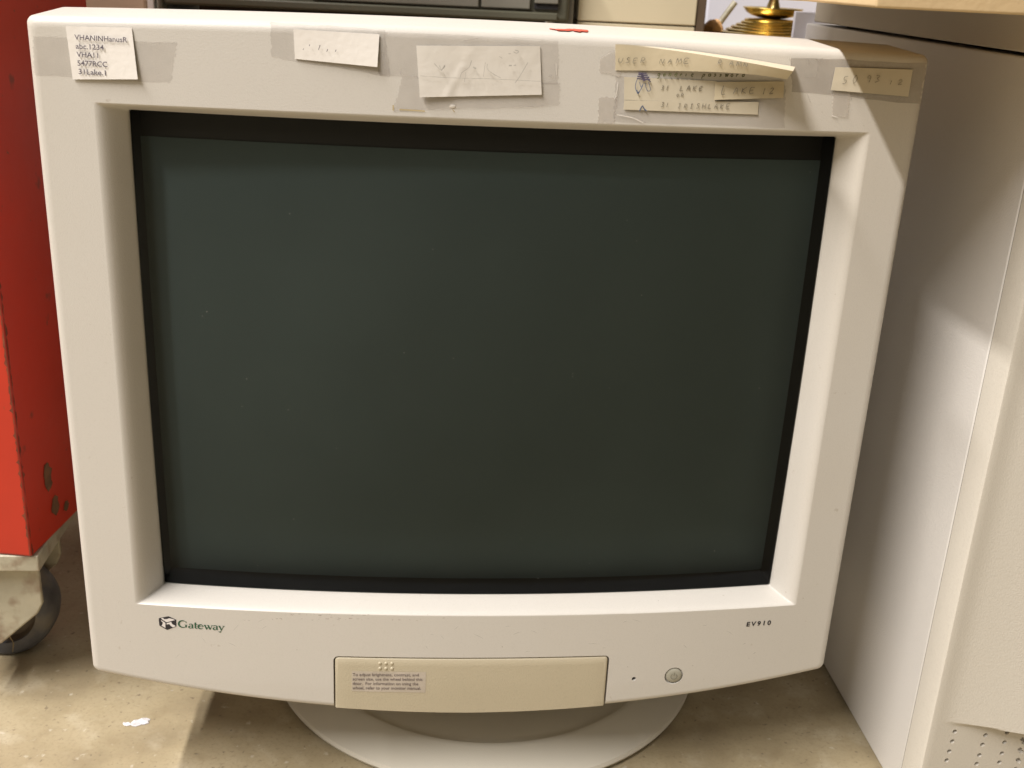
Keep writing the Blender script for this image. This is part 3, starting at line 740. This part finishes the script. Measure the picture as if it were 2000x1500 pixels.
def rr(u, v, r=.006):
    x = x0 + (x1 - x0) * u; z = z0 + (z1 - z0) * v
    cx = min(max(x, x0 + r), x1 - r); cz = min(max(z, z0 + r), z1 - r); dx, dz = x - cx, z - cz
    l = math.hypot(dx, dz)
    if dx and dz: # pull the corner squares onto the arc
        m_ = max(abs(dx), abs(dz)); x, z = cx + dx / l * m_, cz + dz / l * m_
    return Vector((x, Yg(x, z) + GD, z))
bm = bmesh.new(); grid(bm, rr, 80, 60)
link('phosphor_area', bm, m_phos, screen, smooth=True, angle=180)

bm = bmesh.new(); rd = random.Random(11)
for k in range(60):
    x = rd.uniform(OP_L + .006, OP_R - .006); z = rd.uniform(OP_B + .004, OP_T - .01); r = rd.uniform(.00012, .00032)
    bm.faces.new([bm.verts.new((x + r * rd.uniform(.6, 1.3) * math.cos(1.257 * i), Yg(x, z) - .00025, z + r * math.sin(1.257 * i))) for i in range(5)])
link('dust_specks', bm, mat('dust', (.30, .30, .28), .9), screen)['kind'] = 'stuff'
# ---------- rear housing, neck, swivel stand
bm = bmesh.new(); secs = []
for (Y, hx, zt, zb, r) in ((.0485, .211, .4455, .096, .012), (.051, .222, .4455, .088, .012), (.06, .222, .4440, .088, .012), (.15, .219, .432, .090, .02), (.24, .185, .405, .10, .04), (.36, .12, .345, .13, .04), (.42, .10, .31, .15, .03), (.43, .08, .29, .17, .02)):
    secs.append([bm.verts.new((x, Y, z)) for x, z in loop_pts(-hx, hx, c_(zt), c_(zb), r, 8, 8, 6)])
for a, b in zip(secs, secs[1:]):
    for i in range(len(a)): bm.faces.new((a[i], a[(i + 1) % len(a)], b[(i + 1) % len(a)], b[i]))
bm.faces.new(secs[-1]); bm.faces.new(secs[0][::-1])
link('rear_housing', bm, m_case, mon, smooth=True, angle=45)
SCX, SCY = .02, .148
bm = bmesh.new()
lathe(bm, [(.02, .001), (.150, .001), (.1560, .0022), (.1572, .0045), (.1560, .0068), (.150, .0088), (.138, .0128), (.1325, .0152), (.1300, .0158), (.1280, .0150), (.1255, .0125), (.118, .0112), (.02, .0105)], (SCX, SCY, 0), 128)
link('swivel_base', bm, m_base, mon, smooth=True, angle=40)
bm = bmesh.new(); lathe(bm, [(.02, .010), (.105, .010), (.108, .020), (.10, .045), (.095, .075), (.09, .105), (.02, .105)], (SCX, SCY + .02, 0), 96)
link('stand_neck', bm, m_base, mon, smooth=True, angle=40)
# ------------------------------------------------------------------ computer tower on the right
TX = .277; TYF = -.0400; TSEAM = at(1760, 1500, 0, TX).y
tower = empty('computer_tower', (.38, .17, 0), 'tall pale beige computer tower right of the monitor with vent holes low on its front', 'computer tower')
bm = bmesh.new(); box(bm, TX, .49, TSEAM + .0006, .365, .004, .4572)
link('side_panel', bm, m_tower_side, tower, bevel=.0012)
LIPZ = at(1885, 1410, 1, TYF).z
def tf(x, z):
    y = TYF
    zl = LIPZ - .0022 - .045 * (x - .29) if x > .29 else LIPZ - .002
    k = max(0, min(1, (x - .288) / .075)); bul = .020 * k ** 1.15
    s = max(0, min(1, (z - zl) / .0025))
    return y - bul * s
bm = bmesh.new()
nx = 60; xs = [TX + .0022 + (.49 - TX - .0044) * i / nx for i in range(nx + 1)]
zsq = sorted(set([.006 + .448 * i / 90 for i in range(91)] + [LIPZ - .012 + .016 * i / 16 for i in range(17)]))
FR = [[bm.verts.new((x, tf(x, z), z)) for x in xs] for z in zsq]
for j in range(len(zsq) - 1):
    for i in range(nx): bm.faces.new((FR[j][i], FR[j][i + 1], FR[j + 1][i + 1], FR[j + 1][i]))
rimf = FR[0][:] + [r[-1] for r in FR[1:]] + FR[-1][:-1][::-1] + [r[0] for r in FR[1:-1]][::-1]
prev = rimf
for g, y in ((.0011, TYF + .0003), (.0022, TYF + .0022), (.0022, TSEAM - .0006)):
    cur = []
    for v in rimf:
        x, z = v.co.x, v.co.z
        if x <= xs[0] + 1e-6: x -= g
        if x >= xs[-1] - 1e-6: x += g
        if z <= zsq[0] + 1e-6: z -= g * .9
        if z >= zsq[-1] - 1e-6: z += g
        cur.append(bm.verts.new((x, max(y, v.co.y + .0001), z)))
    for i in range(len(rimf)): bm.faces.new((prev[i], prev[(i + 1) % len(rimf)], cur[(i + 1) % len(rimf)], cur[i]))
    prev = cur
bm.faces.new(prev)
bmesh.ops.recalc_face_normals(bm, faces=bm.faces[:])
tme = bpy.data.meshes.new('tmp'); bm.to_mesh(tme); bm.free()
bm = bmesh.new()
HP = [[(1865, 1429), (1860, 1448), (1854, 1467.5), (1849, 1485)], [(1925, 1436), (1919, 1454.5), (1913, 1475), (1907.5, 1492)], [(1967, 1431), (1962, 1450), (1957, 1471.5), (1952, 1489)], [(1997, 1444), (1992, 1464), (1988, 1484), (1983, 1502)]]
for colm in HP:
    for (px, py) in colm:
        p = at(px, py, 1, TYF); cyl(bm, (p.x, TYF - .03, p.z), .00145, .00145, .033, 'Y', 14)
for k in range(4, 11):
    for r in range(5):
        cyl(bm, (.3275 + .0118 * (k - 3), TYF - .03, .0745 - .0072 * r), .00145, .00145, .033, 'Y', 14)
bmesh.ops.recalc_face_normals(bm, faces=bm.faces[:])
cme = bpy.data.meshes.new('tmpc'); bm.to_mesh(cme); bm.free()
tb = link_mesh('front_panel', boolean(tme, cme), m_tower, tower, smooth=True, angle=35)
bm = bmesh.new(); p = at(2003, 862, 1, TYF - .004)
cyl(bm, (p.x + .012, TYF - .0065, p.z), .0085, .0085, .012, 'Y', 32)
link('eject_button', bm, m_dark, tower, smooth=True, angle=40)
bm = bmesh.new(); box(bm, TX + .0006, .488, TSEAM - .003, TSEAM + .003, .006, .4555)
link('seam_filler', bm, m_dark, tower)
bm = bmesh.new()
for x in (.30, .46):
    for y in (0.0, .33):
        bm = bmesh.new(); cyl(bm, (x, y, 0), .008, .009, .005, 'Z', 20); link('rubber_foot', bm, m_rubber, tower, smooth=True, angle=40)
# slab on top
slab = empty('flat_case', (.38, .17, .4572), 'flat grey-beige case lying on top of the computer tower', 'case')
bm = bmesh.new(); box(bm, TX - .0005, .49, -.03, .342, .4592, .4785)
link('case_body', bm, m_slab, slab, bevel=.0012)
bm = bmesh.new()
for x in (.30, .46):
    for y in (0.0, .31):
        bm = bmesh.new(); cyl(bm, (x, y, .4572), .007, .007, .0022, 'Z', 16); link('rubber_foot', bm, m_rubber, slab)
def carton(name, label, x0, x1, y0, y1, z0, z1, m=m_card):
    e = empty(name, ((x0 + x1) / 2, (y0 + y1) / 2, z0), label, 'cardboard box')
    bm = bmesh.new(); box(bm, x0, x1, y0, y1, z0, z1)
    link('carton_body', bm, m, e, bevel=.0012)
    bm = bmesh.new(); xm = (y0 + y1) / 2
    box(bm, x0 - .0002, x1 + .0002, xm - .024, xm + .024, z1 + .0001, z1 + .0005)
    link('packing_tape', bm, m_tape_dull, e)
    return e
carton('cardboard_box', 'cardboard box overhanging the front of the flat case, nearer of the two', .160, .45, -.078, .044, .4790, .60)
carton('cardboard_box', 'cardboard box behind the nearer one, sticking out over the brass lamp',   .1235, .44, .0445, .30, .4786, .62)
# ------------------------------------------------------------------ red cabinet on a caster, left
RE = Vector((-.2825, .083, .1145))
RZ = -math.radians(9)
cab = empty('red_cabinet', (RE.x, RE.y, 0), 'orange-red painted steel cabinet on casters left of the monitor', 'cabinet', rz=RZ)
def local(bm_fn): pass
bm = bmesh.new()
# body: local x from -0.5 to 0, local y from 0 to .45
CDEP = next(d / 1000 for d in range(50, 500) if at(170, 8, 1, RE.y + d / 1000 * math.cos(RZ)).x < RE.x - d / 1000 * math.sin(RZ)) if True else .3
box(bm, -.5, 0, 0, CDEP, .1145, .95)
o = link('cabinet_body', bm, m_red, cab, bevel=.0018, world=False)
bm = bmesh.new()
for y_, z_, a_, b_ in ((.030, .158, .0062, .010), (.036, .134, .0055, .007), (.05, .127, .004, .0035)):
    n_ = 18; vv = [bm.verts.new((.0004, y_ + a_ * math.cos(6.283 * i / n_) * random.uniform(.6, 1.2), z_ + b_ * math.sin(6.283 * i / n_) * random.uniform(.85, 1.15))) for i in range(n_)]
    bm.faces.new(vv)
link('rust_patches', bm, m_rust, cab, world=False)
bm = bmesh.new()
for i in range(0):
    y_ = random.uniform(.0, .12); z_ = random.uniform(.14, .45); l = random.uniform(.002, .012)
    vv = [bm.verts.new(p) for p in ((.0004, y_, z_), (.0004, y_ + .0008, z_), (.0004, y_ + .0006, z_ + l), (.0004, y_ + .0001, z_ + l))]; bm.faces.new(vv)
bm.free()
bm = bmesh.new()
rw = random.Random(3)
def edge_ribbon(face):
    prev = None; z = .115
    while z < .50:
        wd_ = max(.00015, rw.gauss(.0007, .0006)) + (.0012 if rw.random() < .12 else 0)
        a_ = (.0003, .0006, z) if face else (-.0006, -.0003, z); b_ = (.0003, .0006 + wd_, z) if face else (-.0006 - wd_, -.0003, z)
        cur = (bm.verts.new(a_), bm.verts.new(b_))
        if prev: bm.faces.new((prev[0], prev[1], cur[1], cur[0]))
        prev = cur; z += rw.uniform(.001, .004)
edge_ribbon(True); edge_ribbon(False)
link('worn_edge', bm, mat('worn_brown_edge', (.16, .035, .015), .6, var=.5, vscale=150), cab, world=False)
# caster: two fork plates facing the viewer, wheel between
cas = bpy.data.objects.new('caster', None); COL.objects.link(cas); cas.parent = cab; cas.matrix_parent_inverse = parent_world(cab).inverted()
CX, CZ, WR = -.3245, .0430, .0425
cas.location = (CX, .125, .0)
def plate(y0, y1, xr, xl, zt, zbm):
    P = [(xl, zt), (xr - .004, zt), (xr - .001, zt - .002), (xr, zt - .006), (xr, zt - .030), (xr - .004, zt - .038), (xr - .013, zt - .046), (CX + .010, zbm), (CX - .010, zbm), (xl + .013, zt - .046), (xl, zt - .03)]
    bm = bmesh.new(); prism(bm, P, y0, y1); return bm
def xat(px, py, Y): return atY(px, py, Y)
fr_ = xat(76, 1120, .095); frz = xat(40, 1103, .095).z
link('fork_plate', plate(.095, .0985, fr_.x, 2 * CX - fr_.x, frz, .040), m_fork, cas, bevel=.0012)
link('fork_plate', plate(.1665, .170, xat(120, 1100, .1665).x, 2 * CX - xat(120, 1100, .1665).x, .0985, .036), m_fork, cas, bevel=.0012)
bm = bmesh.new(); box(bm, 2 * CX - fr_.x, fr_.x, .0985, .1665, frz - .0035, frz); box(bm, CX - .045, CX + .045, .085, .165, frz + .0005, .1143)
link('mounting_plate', bm, m_fork, cas, bevel=.001)
bm = bmesh.new()
lathe(bm, [(.025, -.0135), (.032, -.014), (.0355, -.012), (.0368, -.006), (.037, 0), (.0368, .006), (.0355, .012), (.032, .014), (.025, .0135)], (CX - .0065, .151, .037), 64, 'Y', close=True)
wh = link('wheel', bm, m_tyre, cas, smooth=True, angle=50)
bm = bmesh.new(); lathe(bm, [(.0001, -.010), (.009, -.012), (.011, -.008), (.023, -.007), (.0255, -.011), (.0255, .011), (.011, .008), (.0001, .010)], (CX - .0065, .151, .037), 48, 'Y')
link('wheel_hub', bm, m_hub, wh, smooth=True, angle=40)
bm = bmesh.new(); cyl(bm, (CX - .0065, .091, CZ - .002), .0055, .0055, .085, 'Y', 6); link('axle_bolt', bm, m_fork, cas)
# fluff wound round the axle
cu_bm = bmesh.new()
for k in range(12):
    p0 = Vector((CX + random.uniform(-.004, .006), random.uniform(.100, .134), CZ - .004 + random.uniform(-.005, .005)))
    d = Vector((random.uniform(-1, 1), random.uniform(-.2, .2), random.uniform(-.8, .4))).normalized() * .0022
    for s in range(5):
        p1 = p0 + d * random.uniform(.5, .8) + Vector((random.uniform(-.002, .002), 0, random.uniform(-.002, .002)))
        side = Vector((d.z, 0, -d.x)).normalized() * .0005
        vv = [cu_bm.verts.new(q_) for q_ in (p0 - side, p0 + side, p1 + side * .6, p1 - side * .6)]; cu_bm.faces.new(vv)
        vv = [cu_bm.verts.new(q_) for q_ in (p0 - Vector((0, .0005, 0)), p0 + Vector((0, .0005, 0)), p1 + Vector((0, .0005, 0)), p1 - Vector((0, .0005, 0)))]; cu_bm.faces.new(vv)
        p0 = p1; d = (d + Vector((random.uniform(-.004, .004), 0, random.uniform(-.004, .004))))
o = link('wound_threads', cu_bm, m_fluff, cas)
# ------------------------------------------------------------------ litter on floor
bm = bmesh.new(); c = at(272, 1411, 2, 0)
def shard(cx, cy, r, n_=9, sx=1.0, h=.0007):
    base = [bm.verts.new((cx + sx * r * math.cos(6.283 * i / n_) * random.uniform(.7, 1.2), cy + r * math.sin(6.283 * i / n_) * random.uniform(.7, 1.2), .0004)) for i in range(n_)]
    topv = [bm.verts.new((cx + (v.co.x - cx) * .8, cy + (v.co.y - cy) * .8, h * random.uniform(.4, 2.2))) for v in base]
    for i in range(n_): bm.faces.new((base[i], base[(i + 1) % n_], topv[(i + 1) % n_], topv[i]))
    cv = bm.verts.new((cx, cy, h * 1.3))
    for i in range(n_): bm.faces.new((topv[i], topv[(i + 1) % n_], cv))
shard(c.x + .003, c.y + .001, .0042); shard(c.x - .002, c.y - .001, .0034, sx=1.3); shard(c.x - .0075, c.y - .002, .002, sx=1.5)
tag(link('plastic_scrap', bm, m_litter), 'small crumpled white scrap lying on the concrete floor', 'scrap')
# ------------------------------------------------------------------ things behind the monitor
TZ = .405
tab = empty('storage_table', (.05, .85, 0), 'low storage table behind the monitor carrying old equipment', 'table')
bm = bmesh.new(); box(bm, -.75, .95, .50, 1.25, TZ - .03, TZ); link('tabletop', bm, m_table, tab, bevel=.002)
for x in (-.71, .91):
    for y in (.54, 1.21):
        bm = bmesh.new(); box(bm, x - .02, x + .02, y - .02, y + .02, 0, TZ - .0301); link('leg', bm, m_steel, tab)
# printer
PY = .54
pl = atY(312, 5, PY).x; pr = atY(1112, 40, PY).x
prn = empty('desktop_printer', ((pl + pr) / 2, PY + .15, TZ), 'dark olive-grey desktop printer seen just above the monitor', 'printer')
zb_l = atY(700, 26, PY).z
bm = bmesh.new(); box(bm, pl + .002, pr, PY + .004, PY + .3, zb_l, zb_l + .075); link('printer_body', bm, m_printer, prn, bevel=.004)
bm = bmesh.new(); box(bm, pl + .03, pr - .02, PY + .03, PY + .28, TZ, zb_l - .0002); link('printer_plinth', bm, m_dark, prn)
bm = bmesh.new(); box(bm, pl + .008, pr - .012, PY - .006, PY + .0038, zb_l + .0015, zb_l + .0085); link('front_ledge', bm, m_printer, prn, bevel=.0015)
xa, xb, xc, xd = atY(935, 10, PY).x, atY(1035, 14, PY).x, atY(1044, 14, PY).x, atY(1090, 14, PY).x
bm = bmesh.new(); box(bm, pl + .14, xa, PY - .002, PY + .0038, zb_l + .0105, zb_l + .06); link('front_cover', bm, m_printer2, prn, bevel=.001)
bm = bmesh.new(); box(bm, xa + .0025, xb, PY - .002, PY + .0038, zb_l + .0108, zb_l + .06); link('front_cover', bm, m_printer2, prn, bevel=.001)
bm = bmesh.new(); box(bm, xc, xd, PY - .002, PY + .0038, zb_l + .0165, zb_l + .06); link('front_cover', bm, m_printer2, prn, bevel=.001)
bm = bmesh.new(); box(bm, xc, xd, PY + .001, PY + .0039, zb_l + .0115, zb_l + .0163); link('paper_slot', bm, m_black, prn)
bm = bmesh.new(); x_ = atY(1093, 20, PY).x; box(bm, x_, atY(1124, 20, PY).x, PY + .012, PY + .04, TZ, zb_l + .07); link('corner_post', bm, m_printer2, prn, bevel=.003)
bm = bmesh.new(); x_ = atY(303, 8, PY).x; box(bm, x_, pl + .0015, PY + .004, PY + .03, TZ, zb_l + .07); link('corner_post', bm, m_printer2, prn, bevel=.003)
# white upright board left of it
bm = bmesh.new(); box(bm, atY(288, 8, .56).x, atY(301, 8, .56).x, .56, .86, TZ, .62)
tag(link('white_panel', bm, m_paper, bevel=.001), 'thin upright white panel at the left side of the printer', 'panel')
bm = bmesh.new(); box(bm, atY(150, 8, .62).x, atY(284, 8, .62).x, .62, .9, TZ, .60)
tag(link('brown_carton', bm, m_browncard, bevel=.002), 'plain brown carton between red cabinet and printer', 'cardboard box')
# cream case with lid seam
CY = .57
cl, cr = atY(1129, 30, CY).x, atY(1360, 30, CY).x; zs = atY(1250, 47, CY).z
cream = empty('cream_computer_case', ((cl + cr) / 2, CY + .15, TZ), 'cream coloured desktop computer case right of the printer', 'computer case')
bm = bmesh.new(); box(bm, cl, cr, CY, CY + .3, zs + .0006, zs + .040); link('case_cover', bm, m_oldbeige, cream, bevel=.0012)
bm = bmesh.new(); box(bm, cl, cr, CY + .001, CY + .3, TZ, zs - .0006); link('case_base', bm, m_oldbeige, cream, bevel=.0012)
bm = bmesh.new(); box(bm, atY(1361, 30, .572).x, atY(1378, 30, .572).x, .572, .80, TZ, .492)
tag(link('brown_board', bm, m_brown, bevel=.001), 'narrow dark brown board standing beside the cream case', 'board')
# pale panel, tan finial, brass lamp
bm = bmesh.new(); box(bm, atY(1379, 40, .80).x, atY(1640, 40, .80).x, .80, .84, TZ, .56)
tag(link('pale_box', bm, m_pale, bevel=.002), 'pale lavender-white box standing behind the brass lamp', 'box')
fin = empty('wooden_finial', (atY(1397, 60, .66).x, .66, TZ), 'small tan wooden knob on a thin stem left of the brass lamp', 'knob')
bm = bmesh.new()
c = atY(1394, 56, .66); sz = (atY(1415, 56, .66).x - c.x)
lathe(bm, [(sz * .45, -sz * 1.6), (sz * .95, -sz * .9), (sz, -.1 * sz), (sz * .75, sz * .5), (sz * .25, sz * .85)], (0, 0, 0), 7)
bmesh.ops.transform(bm, matrix=Matrix.Translation(c) @ Matrix.Rotation(math.radians(28), 4, 'Y'), verts=bm.verts[:])
link('knob', bm, m_tan, fin)
bm = bmesh.new(); a_, b_ = atY(1404, 47, .66), atY(1436, 4, .66)
cyl(bm, (0, 0, 0), .0032, .0032, (b_ - a_).length, 'Z', 10)
bmesh.ops.transform(bm, matrix=Matrix.Translation(a_) @ (b_ - a_).to_track_quat('Z', 'Y').to_matrix().to_4x4(), verts=bm.verts[:])
link('stem', bm, m_fork, fin, smooth=True, angle=60)
bm = bmesh.new(); cyl(bm, (c.x, c.y, TZ), .012, .008, c.z - sz * 1.5 - TZ, 'Z', 16); link('foot', bm, m_tan, fin)
LYY = .62
lc = atY(1507, 40, LYY); kpx = (atY(1607, 40, LYY).x - lc.x) / 100
zrow = lambda y: atY(1507, y, LYY).z
lamp = empty('brass_lamp', (lc.x, LYY, TZ), 'polished brass lamp base with stepped rings under the cardboard box', 'lamp')
bm = bmesh.new()
steps = [(100, 74), (94, 66), (84, 60.5), (75, 55), (66, 50), (57, 45), (51, 40)]
prof = [(.03, TZ + .0002), (118 * kpx, TZ + .0002), (118 * kpx, TZ + .008), (108 * kpx, zrow(82))]
for (r, y) in steps:
    z = zrow(y); prof += [(r * kpx * .93, z - .0022), (r * kpx, z - .0012), (r * kpx * 1.01, z + .0002), (r * kpx * .97, z + .0012)]
prof += [(44 * kpx, zrow(37)), (28 * kpx, zrow(36.2))]
prof = sorted(prof[:4], key=lambda p: 0) + prof[4:]
lathe(bm, prof, (lc.x, LYY, 0), 72); link('lamp_base', bm, m_brass, lamp, smooth=True, angle=50)
bm = bmesh.new()
lathe(bm, [(14 * kpx, zrow(36.1)), (27 * kpx, zrow(34.8)), (40 * kpx, zrow(31)), (50 * kpx, zrow(25)), (55 * kpx, zrow(18)), (57 * kpx, zrow(16.5)), (56 * kpx, zrow(15)), (52 * kpx, zrow(17)), (30 * kpx, zrow(22)), (14 * kpx, zrow(18)), (9 * kpx, zrow(0)), (9 * kpx, zrow(-40)), (.001, zrow(-41))], (lc.x, LYY, 0), 72)
link('lamp_dish', bm, m_brass, lamp, smooth=True, angle=50)
# pale sliver box end next to the flat case
bm = bmesh.new(); box(bm, atY(1549, 60, .36).x, atY(1640, 60, .36).x, .36, .364, .0, atY(1560, 22, .36).z)
tag(link('grey_panel', bm, m_pale, bevel=.0008), 'pale grey upright panel behind the computer tower, right of the brass lamp', 'panel')
